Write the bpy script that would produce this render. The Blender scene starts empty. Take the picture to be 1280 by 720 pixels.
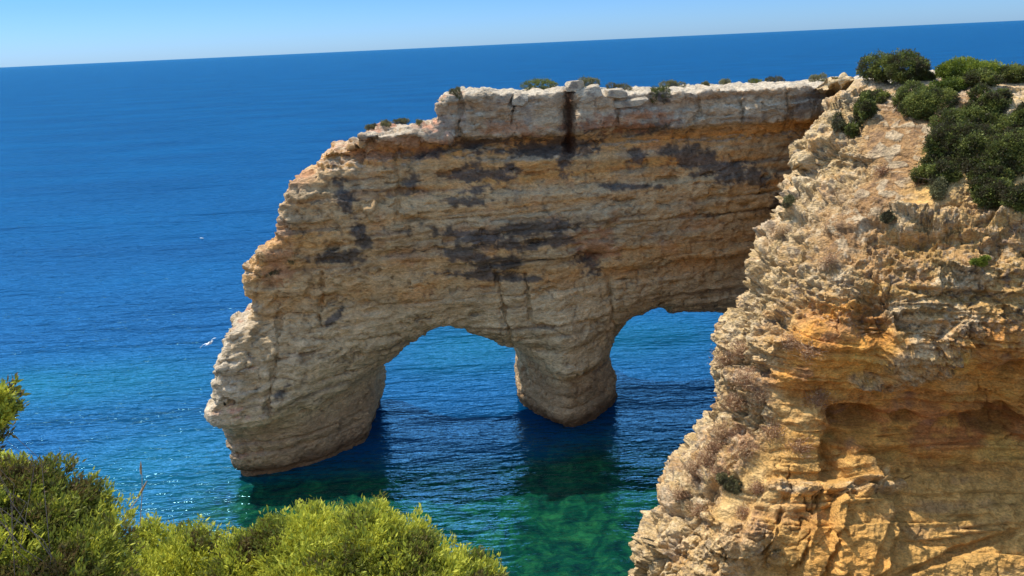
import bpy, math, random, time
import numpy as np
from mathutils import Matrix, Vector
T0 = time.time()
rng = np.random.default_rng(7)
random.seed(7)
S = bpy.context.scene
COL = S.collection

# ------------------------------------------------------------------ camera
CAM_H = 25.0
FPX = 924.0                       # focal length in pixels of the 1280 px wide photograph
PITCH = math.atan(305.2 / FPX)
ROLL = math.radians(2.64)
cF = np.array([0, math.cos(PITCH), -math.sin(PITCH)])
_r0 = np.array([1.0, 0, 0]); _u0 = np.array([0, math.sin(PITCH), math.cos(PITCH)])
cR = math.cos(ROLL) * _r0 - math.sin(ROLL) * _u0
cU = math.sin(ROLL) * _r0 + math.cos(ROLL) * _u0
cC = np.array([0, 0, CAM_H])
cam_d = bpy.data.cameras.new("camera"); cam = bpy.data.objects.new("camera", cam_d); COL.objects.link(cam)
cam_d.sensor_width = 36; cam_d.lens = FPX / 1280 * 36
cam_d.clip_start = 0.1; cam_d.clip_end = 200000
m = Matrix.Identity(4)
for i in range(3):
    m[i][0] = cR[i]; m[i][1] = cU[i]; m[i][2] = -cF[i]; m[i][3] = cC[i]
cam.matrix_world = m
S.camera = cam

# ------------------------------------------------------------------ light
SUN_VEC = np.array([-0.48, 0.29, 1.0])          # towards the sun
SUN_VEC = SUN_VEC / np.linalg.norm(SUN_VEC)
SUN_EL = math.asin(SUN_VEC[2]); SUN_AZ = math.atan2(SUN_VEC[0], SUN_VEC[1])
W = bpy.data.worlds.new("World"); S.world = W; W.use_nodes = True
nt = W.node_tree; bg = nt.nodes["Background"]
sky = nt.nodes.new("ShaderNodeTexSky"); sky.sky_type = 'NISHITA'; sky.sun_disc = False
sky.sun_elevation = SUN_EL; sky.sun_rotation = SUN_AZ
sky.altitude = 0; sky.air_density = 1.0; sky.dust_density = 0.35; sky.ozone_density = 2.5
# clear deep-blue maritime sky: the pale band at the horizon is toned down towards blue
_tc = nt.nodes.new("ShaderNodeTexCoord"); _sx = nt.nodes.new("ShaderNodeSeparateXYZ"); nt.links.new(_tc.outputs['Generated'], _sx.inputs[0])
_cr = nt.nodes.new("ShaderNodeValToRGB"); nt.links.new(_sx.outputs[2], _cr.inputs[0])
_e = _cr.color_ramp.elements; _e[0].position = 0.0; _e[0].color = (0.145, 0.245, 0.46, 1); _e[1].position = 0.75; _e[1].color = (1.0, 0.95, 0.85, 1)
for _p, _c in ((0.06, (0.108, 0.205, 0.39)), (0.13, (0.075, 0.21, 0.45)), (0.27, (0.85, 0.85, 0.85))):
    _x = _e.new(_p); _x.color = (*_c, 1)
_mx = nt.nodes.new("ShaderNodeMix"); _mx.data_type = 'RGBA'; _mx.blend_type = 'MULTIPLY'; _mx.inputs[0].default_value = 1.0
nt.links.new(sky.outputs[0], _mx.inputs[6]); nt.links.new(_cr.outputs[0], _mx.inputs[7])
nt.links.new(_mx.outputs[2], bg.inputs[0]); bg.inputs[1].default_value = 0.15
sd = bpy.data.lights.new("sun", 'SUN'); so = bpy.data.objects.new("sun", sd); COL.objects.link(so)
sd.energy = 2.1; sd.angle = math.radians(0.53); sd.color = (1.0, 0.94, 0.85)
so.rotation_euler = Vector(SUN_VEC).to_track_quat('Z', 'Y').to_euler(); so.location = (0, 0, 80)
S.view_settings.view_transform = 'Standard'; S.view_settings.look = 'None'
S.view_settings.gamma = 1.0; S.view_settings.exposure = 1.5
S.cycles.max_bounces = 5; S.cycles.diffuse_bounces = 3; S.cycles.glossy_bounces = 2
S.cycles.transparent_max_bounces = 4; S.cycles.use_denoising = True
S.cycles.sample_clamp_indirect = 4.0; S.cycles.sample_clamp_direct = 12.0

# ------------------------------------------------------------------ helpers
def ray(px, py):
    return cF + (px - 640) / FPX * cR - (py - 360) / FPX * cU
def at_depth(px, py, Y):
    v = ray(px, py); return cC + v * (Y / v[1])
def project(P):
    q = P - cC; z = q @ cF
    return 640 + FPX * (q @ cR) / z, 360 - FPX * (q @ cU) / z

def _h(ix, iy, iz, seed):
    h = (ix.astype(np.uint32) * np.uint32(374761393)) ^ (iy.astype(np.uint32) * np.uint32(668265263)) ^ (iz.astype(np.uint32) * np.uint32(2147483647)) ^ np.uint32((seed * 1274126177 + 911) & 0xffffffff)
    h = (h ^ (h >> np.uint32(13))) * np.uint32(1274126177)
    h = (h ^ (h >> np.uint32(16))) * np.uint32(2246822519)
    h = h ^ (h >> np.uint32(13))
    return h
def _hf(ix, iy, iz, seed):
    return (_h(ix, iy, iz, seed) & np.uint32(0xffffff)).astype(np.float32) / 8388607.5 - 1.0
def vnoise(P, seed=0):
    P = np.asarray(P, dtype=np.float32)
    F = np.floor(P); I = F.astype(np.int64); f = P - F; f = f * f * f * (f * (f * 6 - 15) + 10)
    out = 0
    for dx in (0, 1):
        wx = f[:, 0] if dx else 1 - f[:, 0]
        for dy in (0, 1):
            wy = f[:, 1] if dy else 1 - f[:, 1]
            for dz in (0, 1):
                wz = f[:, 2] if dz else 1 - f[:, 2]
                out = out + wx * wy * wz * _hf(I[:, 0] + dx, I[:, 1] + dy, I[:, 2] + dz, seed)
    return out
_ROT = np.array([[0.8, 0.36, -0.48], [-0.6, 0.48, -0.64], [0.0, 0.8, 0.6]], dtype=np.float32)
def fbm(P, octs=4, seed=0, gain=0.5, ridged=False):
    P = np.asarray(P, dtype=np.float32); a = 1.0; s = 0; t = 0
    for o in range(octs):
        n = vnoise(P, seed + o * 17)
        if ridged: n = 1 - 2 * np.abs(n)
        s = s + a * n; t += a; a *= gain
        P = (P @ _ROT) * 2.03 + 11.3
    return s / t
def worley(P, seed=0):
    """F1, F2 distances and an id value of the nearest cell"""
    P = np.asarray(P, dtype=np.float32); I = np.floor(P).astype(np.int64)
    f1 = np.full(len(P), 9, np.float32); f2 = f1.copy(); idv = np.zeros(len(P), np.float32)
    for dx in (-1, 0, 1):
        for dy in (-1, 0, 1):
            for dz in (-1, 0, 1):
                c = [I[:, 0] + dx, I[:, 1] + dy, I[:, 2] + dz]
                d = 0
                for k in range(3):
                    q = c[k] + 0.5 + 0.45 * _hf(c[0], c[1], c[2], seed + 31 * k) - P[:, k]
                    d = d + q * q
                d = np.sqrt(d)
                near = d < f1
                f2 = np.where(near, f1, np.minimum(f2, d)); f1 = np.where(near, d, f1)
                idv = np.where(near, _hf(c[0], c[1], c[2], seed + 7), idv)
    return f1, f2, idv
def facets(P, seed=0, tilt=0.5, step=0.35):
    """angular blocks: every cell is a plane tilted its own way -> displacement in units of the cell size"""
    P = np.asarray(P, dtype=np.float32); I = np.floor(P).astype(np.int64)
    f1 = np.full(len(P), 9, np.float32); val = np.zeros(len(P), np.float32); f2 = f1.copy()
    for dx in (-1, 0, 1):
        for dy in (-1, 0, 1):
            for dz in (-1, 0, 1):
                c = [I[:, 0] + dx, I[:, 1] + dy, I[:, 2] + dz]; d = 0; t = step * _hf(*c, seed + 5)
                for k in range(3):
                    q = P[:, k] - (c[k] + 0.5 + 0.48 * _hf(*c, seed + 31 * k)); d = d + q * q
                    t = t + tilt * _hf(*c, seed + 101 + 13 * k) * q
                near = d < f1
                f2 = np.where(near, f1, np.minimum(f2, d)); f1 = np.where(near, d, f1); val = np.where(near, t, val)
    return val, np.sqrt(f2) - np.sqrt(f1)
def sstep(a, b, x):
    t = np.clip((x - a) / (b - a), 0, 1); return t * t * (3 - 2 * t)
def mix(a, b, t):
    t = np.asarray(t); 
    if t.ndim == 1 and np.asarray(a).ndim == 2: t = t[:, None]
    return a * (1 - t) + b * t

def mesh_np(name, V, faces, mat=None, parent=None, smooth=True, attrs=None, colors=None):
    """V (n,3); faces (m,k) array or list of such arrays"""
    if not isinstance(faces, list): faces = [faces]
    me = bpy.data.meshes.new(name)
    me.vertices.add(len(V)); me.vertices.foreach_set("co", np.asarray(V, np.float32).ravel())
    nl = sum(f.size for f in faces); nf = sum(len(f) for f in faces)
    me.loops.add(nl); me.loops.foreach_set("vertex_index", np.concatenate([f.ravel() for f in faces]).astype(np.int32))
    me.polygons.add(nf)
    tot = np.concatenate([np.full(len(f), f.shape[1]) for f in faces])
    st = np.concatenate([[0], np.cumsum(tot)[:-1]]).astype(np.int32)
    me.polygons.foreach_set("loop_start", st)
    me.polygons.foreach_set("use_smooth", np.full(nf, smooth, dtype=bool))
    me.update(calc_edges=True); me.validate()
    for k, a in (attrs or {}).items():
        at = me.attributes.new(k, 'FLOAT', 'POINT'); at.data.foreach_set("value", np.asarray(a, np.float32))
    for k, c in (colors or {}).items():
        at = me.attributes.new(k, 'FLOAT_COLOR', 'POINT')
        c4 = np.ones((len(V), 4), np.float32); c4[:, :3] = c; at.data.foreach_set("color", c4.ravel())
    if mat: me.materials.append(mat)
    o = bpy.data.objects.new(name, me); COL.objects.link(o)
    if parent: o.parent = parent
    return o
def tag(o, label=None, cat=None, group=None, kind=None):
    if label: o['label'] = label
    if cat: o['category'] = cat
    if group: o['group'] = group
    if kind: o['kind'] = kind
    return o
def empty(name, loc):
    o = bpy.data.objects.new(name, None); COL.objects.link(o); o.location = [float(c) for c in loc]; o.empty_display_size = 0.2
    return o
def vnormals(V, Q):
    a, b, c, d = V[Q[:, 0]], V[Q[:, 1]], V[Q[:, 2]], V[Q[:, 3]]
    n = np.cross(c - a, d - b)
    N = np.zeros_like(V)
    for k in range(4):
        for ax in range(3):
            N[:, ax] += np.bincount(Q[:, k], weights=n[:, ax], minlength=len(V))
    return N / (np.linalg.norm(N, axis=1, keepdims=True) + 1e-9)
def grid_quads(nr, nc):
    i = np.arange(nr * nc).reshape(nr, nc)
    return np.stack([i[:-1, :-1], i[1:, :-1], i[1:, 1:], i[:-1, 1:]], -1).reshape(-1, 4)

# ------------------------------------------------------------------ materials
def newmat(name):
    mt = bpy.data.materials.new(name); mt.use_nodes = True
    n = mt.node_tree; b = n.nodes["Principled BSDF"]
    return mt, n, b
def nd(n, typ, **kw):
    x = n.nodes.new(typ)
    for k, v in kw.items():
        if hasattr(x, k): setattr(x, k, v)
        else: x.inputs[k].default_value = v
    return x
def rock_material(name, fine=9.0, bump=0.06, contrast=0.5):
    mt, n, b = newmat(name); L = n.links.new
    tc = nd(n, "ShaderNodeTexCoord"); at = nd(n, "ShaderNodeAttribute", attribute_name="albedo")
    mp = nd(n, "ShaderNodeMapping"); mp.inputs['Scale'].default_value = (1, 1, 1.9)
    L(tc.outputs['Object'], mp.inputs[0])
    n1 = nd(n, "ShaderNodeTexNoise", Scale=fine, Detail=8.0, Roughness=0.68)
    n2 = nd(n, "ShaderNodeTexNoise", Scale=fine * 0.28, Detail=6.0, Roughness=0.6)
    vo = nd(n, "ShaderNodeTexVoronoi", Scale=fine * 0.55); vo.feature = 'F1'
    for q in (n1, n2, vo): L(mp.outputs[0], q.inputs['Vector'])
    mr = nd(n, "ShaderNodeMapRange"); mr.inputs[1].default_value = 0.3; mr.inputs[2].default_value = 0.7
    mr.inputs[3].default_value = 1 - contrast; mr.inputs[4].default_value = 1 + contrast * 0.75
    L(n1.outputs[0], mr.inputs[0])
    mr2 = nd(n, "ShaderNodeMapRange"); mr2.inputs[1].default_value = 0.3; mr2.inputs[2].default_value = 0.7
    mr2.inputs[3].default_value = 1 - contrast * 0.5; mr2.inputs[4].default_value = 1 + contrast * 0.4
    L(n2.outputs[0], mr2.inputs[0])
    mu = nd(n, "ShaderNodeMath", operation='MULTIPLY'); L(mr.outputs[0], mu.inputs[0]); L(mr2.outputs[0], mu.inputs[1])
    vm = nd(n, "ShaderNodeVectorMath", operation='SCALE'); L(at.outputs['Color'], vm.inputs[0]); L(mu.outputs[0], vm.inputs['Scale'])
    L(vm.outputs[0], b.inputs['Base Color'])
    b.inputs['Roughness'].default_value = 0.92; b.inputs['Specular IOR Level'].default_value = 0.15
    ad = nd(n, "ShaderNodeMath", operation='ADD'); L(n1.outputs[0], ad.inputs[0])
    vs = nd(n, "ShaderNodeMath", operation='MULTIPLY'); vs.inputs[1].default_value = 0.5; L(vo.outputs['Distance'], vs.inputs[0])
    L(vs.outputs[0], ad.inputs[1])
    ad2 = nd(n, "ShaderNodeMath", operation='ADD'); L(ad.outputs[0], ad2.inputs[0])
    m3 = nd(n, "ShaderNodeMath", operation='MULTIPLY'); m3.inputs[1].default_value = 2.0; L(n2.outputs[0], m3.inputs[0]); L(m3.outputs[0], ad2.inputs[1])
    bp = nd(n, "ShaderNodeBump", Strength=0.9, Distance=bump); L(ad2.outputs[0], bp.inputs['Height']); L(bp.outputs[0], b.inputs['Normal'])
    return mt
M_ARCH = rock_material("arch_sandstone", 6.0, 0.17, 0.36)
M_CLIFF = rock_material("cliff_sandstone", 9.0, 0.13, 0.46)
M_BOULDER = rock_material("pale_limestone", 8.0, 0.05, 0.35)

def leaf_material(name, dark, mid, tip, trans=0.35):
    mt, n, b = newmat(name); L = n.links.new
    at = nd(n, "ShaderNodeAttribute", attribute_name="tone")
    cr = nd(n, "ShaderNodeValToRGB"); e = cr.color_ramp.elements
    e[0].position = 0.0; e[0].color = (*dark, 1); e[1].position = 1.0; e[1].color = (*tip, 1)
    x = e.new(0.5); x.color = (*mid, 1)
    L(at.outputs['Fac'], cr.inputs[0]); L(cr.outputs[0], b.inputs['Base Color'])
    b.inputs['Roughness'].default_value = 0.6; b.inputs['Specular IOR Level'].default_value = 0.25
    tr = nd(n, "ShaderNodeBsdfTranslucent"); L(cr.outputs[0], tr.inputs[0])
    mx = nd(n, "ShaderNodeMixShader"); mx.inputs[0].default_value = trans
    L(b.outputs[0], mx.inputs[1]); L(tr.outputs[0], mx.inputs[2]); L(mx.outputs[0], n.nodes["Material Output"].inputs[0])
    return mt
M_JUNIPER = leaf_material("juniper_sprays", (0.13, 0.085, 0.03), (0.18, 0.205, 0.025), (0.56, 0.54, 0.055))
M_DARKLEAF = leaf_material("dark_green_leaves", (0.07, 0.055, 0.025), (0.085, 0.10, 0.02), (0.23, 0.24, 0.05))
M_LIME = leaf_material("yellow_green_leaves", (0.07, 0.09, 0.015), (0.16, 0.20, 0.02), (0.28, 0.30, 0.04))
M_DRY = leaf_material("dry_stems", (0.20, 0.10, 0.05), (0.38, 0.21, 0.11), (0.60, 0.44, 0.24), 0.2)
M_OLIVE = leaf_material("olive_scrub", (0.07, 0.06, 0.03), (0.14, 0.13, 0.05), (0.26, 0.24, 0.10), 0.2)
def simple_mat(name, col, rough=0.8, scale=20.0, var=0.35):
    mt, n, b = newmat(name); L = n.links.new
    tc = nd(n, "ShaderNodeTexCoord"); n1 = nd(n, "ShaderNodeTexNoise", Scale=scale, Detail=5.0); L(tc.outputs['Object'], n1.inputs['Vector'])
    cr = nd(n, "ShaderNodeValToRGB"); e = cr.color_ramp.elements
    e[0].position = 0.3; e[0].color = (*[c * (1 - var) for c in col], 1); e[1].position = 0.7; e[1].color = (*[min(1, c * (1 + var)) for c in col], 1)
    L(n1.outputs[0], cr.inputs[0]); L(cr.outputs[0], b.inputs['Base Color']); b.inputs['Roughness'].default_value = rough
    return mt
M_TWIG = simple_mat("weathered_twig", (0.20, 0.14, 0.10))
M_GULL_W = simple_mat("gull_white_feathers", (0.8, 0.8, 0.78), 0.7, 5, 0.03)
M_GULL_G = simple_mat("gull_grey_feathers", (0.35, 0.37, 0.40), 0.7, 5, 0.05)
M_BEAK = simple_mat("gull_beak_yellow", (0.75, 0.5, 0.08), 0.5, 5, 0.05)

# ------------------------------------------------------------------ the sea
def build_sea():
    def axis(lo, hi, step, far):
        a = list(np.arange(lo, hi + 1e-6, step)); s = step; x = hi
        right = []
        while x < far: s *= 1.25; x += s; right.append(x)
        s = step; x = lo; left = []
        while x > -far: s *= 1.25; x -= s; left.append(x)
        return np.array(left[::-1] + a + right)
    xs = axis(-60, 50, 0.7, 60000); ys = axis(5, 110, 0.7, 60000)
    X, Y = np.meshgrid(xs, ys); V = np.stack([X.ravel(), Y.ravel(), np.zeros(X.size)], 1)
    P = V * [1, 1, 0]
    # bathymetry: green shallows in the cove in front of the arch, teal patches further out
    def blob(px, py, rx, ry):
        v = ray(px, py); c = cC + v * (-CAM_H / v[2])
        return np.exp(-(((V[:, 0] - c[0]) / rx) ** 2 + ((V[:, 1] - c[1]) / ry) ** 2))
    wob = fbm(P / 7.0, 4, 5)
    sh = blob(700, 680, 7.5, 7.5) * 1.25 + blob(800, 620, 8, 5.5) * 0.8 + blob(310, 650, 5.0, 4.5) * 1.0 + blob(620, 720, 8, 6) + blob(480, 660, 9, 4.5) * 0.85 + blob(900, 760, 12, 8) + blob(590, 640, 8, 4.5) * 0.8 + blob(420, 650, 6, 4) * .6
    teal = blob(90, 480, 13, 5) * 0.5 + blob(575, 430, 7, 6) * 0.5 + blob(150, 620, 9, 6) * 0.55 + blob(820, 420, 7, 5) * 0.4 + blob(230, 560, 6, 5) * .3
    sh = np.clip(sh * (1 + 0.55 * wob), 0, 1); teal = np.clip(teal * (1 + 0.7 * wob), 0, 1)
    mt, n, b = newmat("sea_water"); L = n.links.new
    geo = nd(n, "ShaderNodeNewGeometry")
    a1 = nd(n, "ShaderNodeAttribute", attribute_name="shallow"); a2 = nd(n, "ShaderNodeAttribute", attribute_name="teal")
    # seabed mottling seen through the shallows
    nm = nd(n, "ShaderNodeTexNoise", Scale=0.8, Detail=9.0, Roughness=0.74, Distortion=0.9); L(geo.outputs['Position'], nm.inputs['Vector'])
    cr = nd(n, "ShaderNodeValToRGB"); e = cr.color_ramp.elements
    e[0].position = 0.36; e[0].color = (0.001, 0.014, 0.016, 1); e[1].position = 0.66; e[1].color = (0.012, 0.095, 0.034, 1)
    x = e.new(0.5); x.color = (0.002, 0.042, 0.024, 1); L(nm.outputs[0], cr.inputs[0])
    # broad patches of wind and depth in the open sea
    nb = nd(n, "ShaderNodeTexNoise", Scale=0.035, Detail=4.0, Roughness=0.55)
    mpb = nd(n, "ShaderNodeMapping"); mpb.inputs['Scale'].default_value = (0.5, 1.3, 1); L(geo.outputs['Position'], mpb.inputs[0]); L(mpb.outputs[0], nb.inputs['Vector'])
    cd = nd(n, "ShaderNodeValToRGB"); e = cd.color_ramp.elements
    e[0].position = 0.35; e[0].color = (0.0, 0.030, 0.098, 1); e[1].position = 0.65; e[1].color = (0.0, 0.046, 0.132, 1); L(nb.outputs[0], cd.inputs[0])
    mt1 = nd(n, "ShaderNodeMix", data_type='RGBA'); L(a2.outputs['Fac'], mt1.inputs[0]); L(cd.outputs[0], mt1.inputs[6]); mt1.inputs[7].default_value = (0.0, 0.085, 0.095, 1)
    mt2 = nd(n, "ShaderNodeMix", data_type='RGBA'); L(a1.outputs['Fac'], mt2.inputs[0]); L(mt1.outputs[2], mt2.inputs[6]); L(cr.outputs[0], mt2.inputs[7])
    L(mt2.outputs[2], b.inputs['Base Color'])
    b.inputs['Roughness'].default_value = 0.13; b.inputs['IOR'].default_value = 1.333; b.inputs['Specular IOR Level'].default_value = 0.34
    # waves, three scales of crests elongated across the wind, bump fading with distance
    def wave(sx, sy, rot, det, dist=0.0):
        mp = nd(n, "ShaderNodeMapping"); mp.inputs['Scale'].default_value = (sx, sy, 1); mp.inputs['Rotation'].default_value = (0, 0, rot)
        L(geo.outputs['Position'], mp.inputs[0])
        q = nd(n, "ShaderNodeTexNoise", Scale=1.0, Detail=det, Roughness=0.55, Distortion=dist); L(mp.outputs[0], q.inputs['Vector']); return q
    w1 = wave(0.30, 0.95, math.radians(8), 3.0, 0.3); w2 = wave(1.1, 3.0, math.radians(-6), 3.0, 0.3); w3 = wave(0.06, 0.16, math.radians(14), 2.0); w5 = wave(0.018, 0.075, math.radians(5), 3.0, 0.4); w4 = wave(0.45, 2.1, math.radians(3), 4.0, 0.5)
    s = None
    for q, amp in ((w1, 0.9), (w2, 0.30), (w3, 2.2), (w4, 0.5), (w5, 6.0)):
        mm = nd(n, "ShaderNodeMath", operation='MULTIPLY'); mm.inputs[1].default_value = amp; L(q.outputs[0], mm.inputs[0])
        if s is None: s = mm
        else:
            aa = nd(n, "ShaderNodeMath", operation='ADD'); L(s.outputs[0], aa.inputs[0]); L(mm.outputs[0], aa.inputs[1]); s = aa
    bp = nd(n, "ShaderNodeBump", Strength=1.0, Distance=0.20); L(s.outputs[0], bp.inputs['Height']); bpf = nd(n, 'ShaderNodeBump', Strength=1.0, Distance=0.75); L(s.outputs[0], bpf.inputs['Height']); L(bp.outputs[0], b.inputs['Normal'])
    # water body (scattered light) under a capped Fresnel reflection: a rough sea never mirrors fully at grazing angles
    df = nd(n, "ShaderNodeBsdfDiffuse"); L(mt2.outputs[2], df.inputs[0]); L(bpf.outputs[0], df.inputs['Normal'])
    gl = nd(n, "ShaderNodeBsdfGlossy"); gl.inputs[0].default_value = (0.36, 0.80, 1.0, 1); gl.inputs['Roughness'].default_value = 0.07; L(bp.outputs[0], gl.inputs['Normal'])
    fr = nd(n, "ShaderNodeFresnel", IOR=1.333); L(bpf.outputs[0], fr.inputs['Normal'])
    mn = nd(n, "ShaderNodeMapRange"); mn.inputs[1].default_value = 0.02; mn.inputs[2].default_value = 0.5; mn.inputs[3].default_value = 0.02; mn.inputs[4].default_value = 0.38; L(fr.outputs[0], mn.inputs[0])
    mxs = nd(n, "ShaderNodeMixShader"); L(mn.outputs[0], mxs.inputs[0]); L(df.outputs[0], mxs.inputs[1]); L(gl.outputs[0], mxs.inputs[2]); L(mxs.outputs[0], n.nodes["Material Output"].inputs[0])
    n.nodes.remove(b)
    o = mesh_np("sea", V, grid_quads(len(ys), len(xs))[:, ::-1], mt, attrs={"shallow": sh, "teal": teal})
    tag(o, "blue rippled sea turning green in the shallows before the arch", None, None, "structure")
build_sea()

# ------------------------------------------------------------------ surface nets
def surface_nets(D, org, h):
    sgn = D < 0
    nx, ny, nz = D.shape
    c = np.zeros((nx - 1, ny - 1, nz - 1), np.uint8)
    for dx in (0, 1):
        for dy in (0, 1):
            for dz in (0, 1):
                c += sgn[dx:nx - 1 + dx, dy:ny - 1 + dy, dz:nz - 1 + dz]
    act = (c > 0) & (c < 8); I = np.argwhere(act)
    idx = np.full(act.shape, -1, np.int32); idx[act] = np.arange(len(I))
    acc = np.zeros((len(I), 3)); cnt = np.zeros(len(I))
    corners = [(0, 0, 0), (1, 0, 0), (0, 1, 0), (1, 1, 0), (0, 0, 1), (1, 0, 1), (0, 1, 1), (1, 1, 1)]
    val = [D[I[:, 0] + a, I[:, 1] + b, I[:, 2] + e] for a, b, e in corners]
    for p in range(8):
        for q in range(p + 1, 8):
            if sum(abs(corners[p][k] - corners[q][k]) for k in range(3)) != 1: continue
            cr = (val[p] < 0) != (val[q] < 0)
            t = np.where(cr, val[p] / np.where(cr, val[p] - val[q], 1), 0)
            for k in range(3):
                acc[:, k] += np.where(cr, corners[p][k] + t * (corners[q][k] - corners[p][k]), 0)
            cnt += cr
    V = (I + acc / cnt[:, None]) * h + org
    faces = []
    for ax in range(3):
        o1, o2 = [(1, 2), (2, 0), (0, 1)][ax]
        sl0 = [slice(None)] * 3; sl1 = [slice(None)] * 3
        sl0[ax] = slice(0, D.shape[ax] - 1); sl1[ax] = slice(1, D.shape[ax])
        ch = sgn[tuple(sl0)] != sgn[tuple(sl1)]
        E = np.argwhere(ch)
        ok = (E[:, o1] > 0) & (E[:, o2] > 0) & (E[:, o1] < D.shape[o1] - 1) & (E[:, o2] < D.shape[o2] - 1); E = E[ok]
        def cell(a, b):
            Q = E.copy(); Q[:, o1] -= a; Q[:, o2] -= b; return idx[Q[:, 0], Q[:, 1], Q[:, 2]]
        q = np.stack([cell(1, 1), cell(0, 1), cell(0, 0), cell(1, 0)], 1)
        ins = sgn[E[:, 0], E[:, 1], E[:, 2]]
        q[~ins] = q[~ins][:, ::-1]
        faces.append(q)
    return V, np.concatenate(faces)
def smooth_mesh(V, Q, n=2, lam=0.5):
    for _ in range(n):
        A = np.zeros_like(V); c = np.zeros(len(V))
        for a, b in ((0, 1), (1, 2), (2, 3), (3, 0)):
            for s, t in ((a, b), (b, a)):
                for ax in range(3): A[:, ax] += np.bincount(Q[:, s], weights=V[Q[:, t], ax], minlength=len(V))
                c += np.bincount(Q[:, s], minlength=len(V))
        V = V + lam * (A / c[:, None] - V)
    return V
def poly_sdf(X, Z, poly):
    """signed distance on points, negative inside"""
    p = np.asarray(poly); n = len(p); d = np.full(X.shape, 1e9, np.float32); ins = np.zeros(X.shape, bool)
    for i in range(n):
        a = p[i]; b = p[(i + 1) % n]; e = b - a
        wx = X - a[0]; wz = Z - a[1]
        t = np.clip((wx * e[0] + wz * e[1]) / (e @ e + 1e-12), 0, 1)
        d = np.minimum(d, (wx - t * e[0]) ** 2 + (wz - t * e[1]) ** 2)
        cond = ((a[1] <= Z) & (b[1] > Z)) | ((b[1] <= Z) & (a[1] > Z))
        xx = a[0] + (Z - a[1]) / np.where(abs(e[1]) < 1e-9, 1e-9, e[1]) * e[0]
        ins ^= cond & (X < xx)
    d = np.sqrt(d); return np.where(ins, -d, d)

# ------------------------------------------------------------------ the double arch
def yfront(x):
    return 41.2 + 0.215 * (np.asarray(x) + 16) + 0.020 * np.clip(np.asarray(x) - 6, 0, 60) ** 1.6
def on_wall(px, py, off=0.0):
    """point of the wall's front face (moved back by off) seen at a photo pixel -> (x, z)"""
    Y = 45.0
    for _ in range(12):
        P = at_depth(px, py, Y); Y = float(yfront(P[0])) + off
    return P[0], P[2]
OUT_L = [(309, 602), (297, 578), (285, 548), (276, 530), (282, 515), (272, 497), (268, 487), (277, 468), (278, 430), (284, 405), (285, 394), (309, 384), (309, 373), (297, 362), (298, 348), (306, 325), (325, 297), (346, 281), (351, 240), (364, 216), (386, 208), (391, 196), (386, 189), (408, 180), (434, 178), (437, 171), (449, 168), (450, 156), (500, 153), (528, 150), (539, 144)]
OUT_T = [(540, 116), (549, 110), (575, 108), (600, 108), (660, 107), (700, 105), (760, 106), (850, 105), (900, 104), (950, 102), (1040, 98), (1120, 95)]
HOLE_A = [(452, 556), (459, 530), (456, 503), (465, 488), (487, 465), (504, 449), (534, 424), (558, 420), (578, 422), (607, 439), (627, 459), (641, 470), (647, 490), (647, 512)]
HOLE_B = [(778, 505), (772, 482), (769, 454), (787, 438), (802, 428), (830, 415), (862, 410), (928, 405), (933, 418), (935, 426), (945, 425), (957, 432), (972, 464), (974, 494)]
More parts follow.
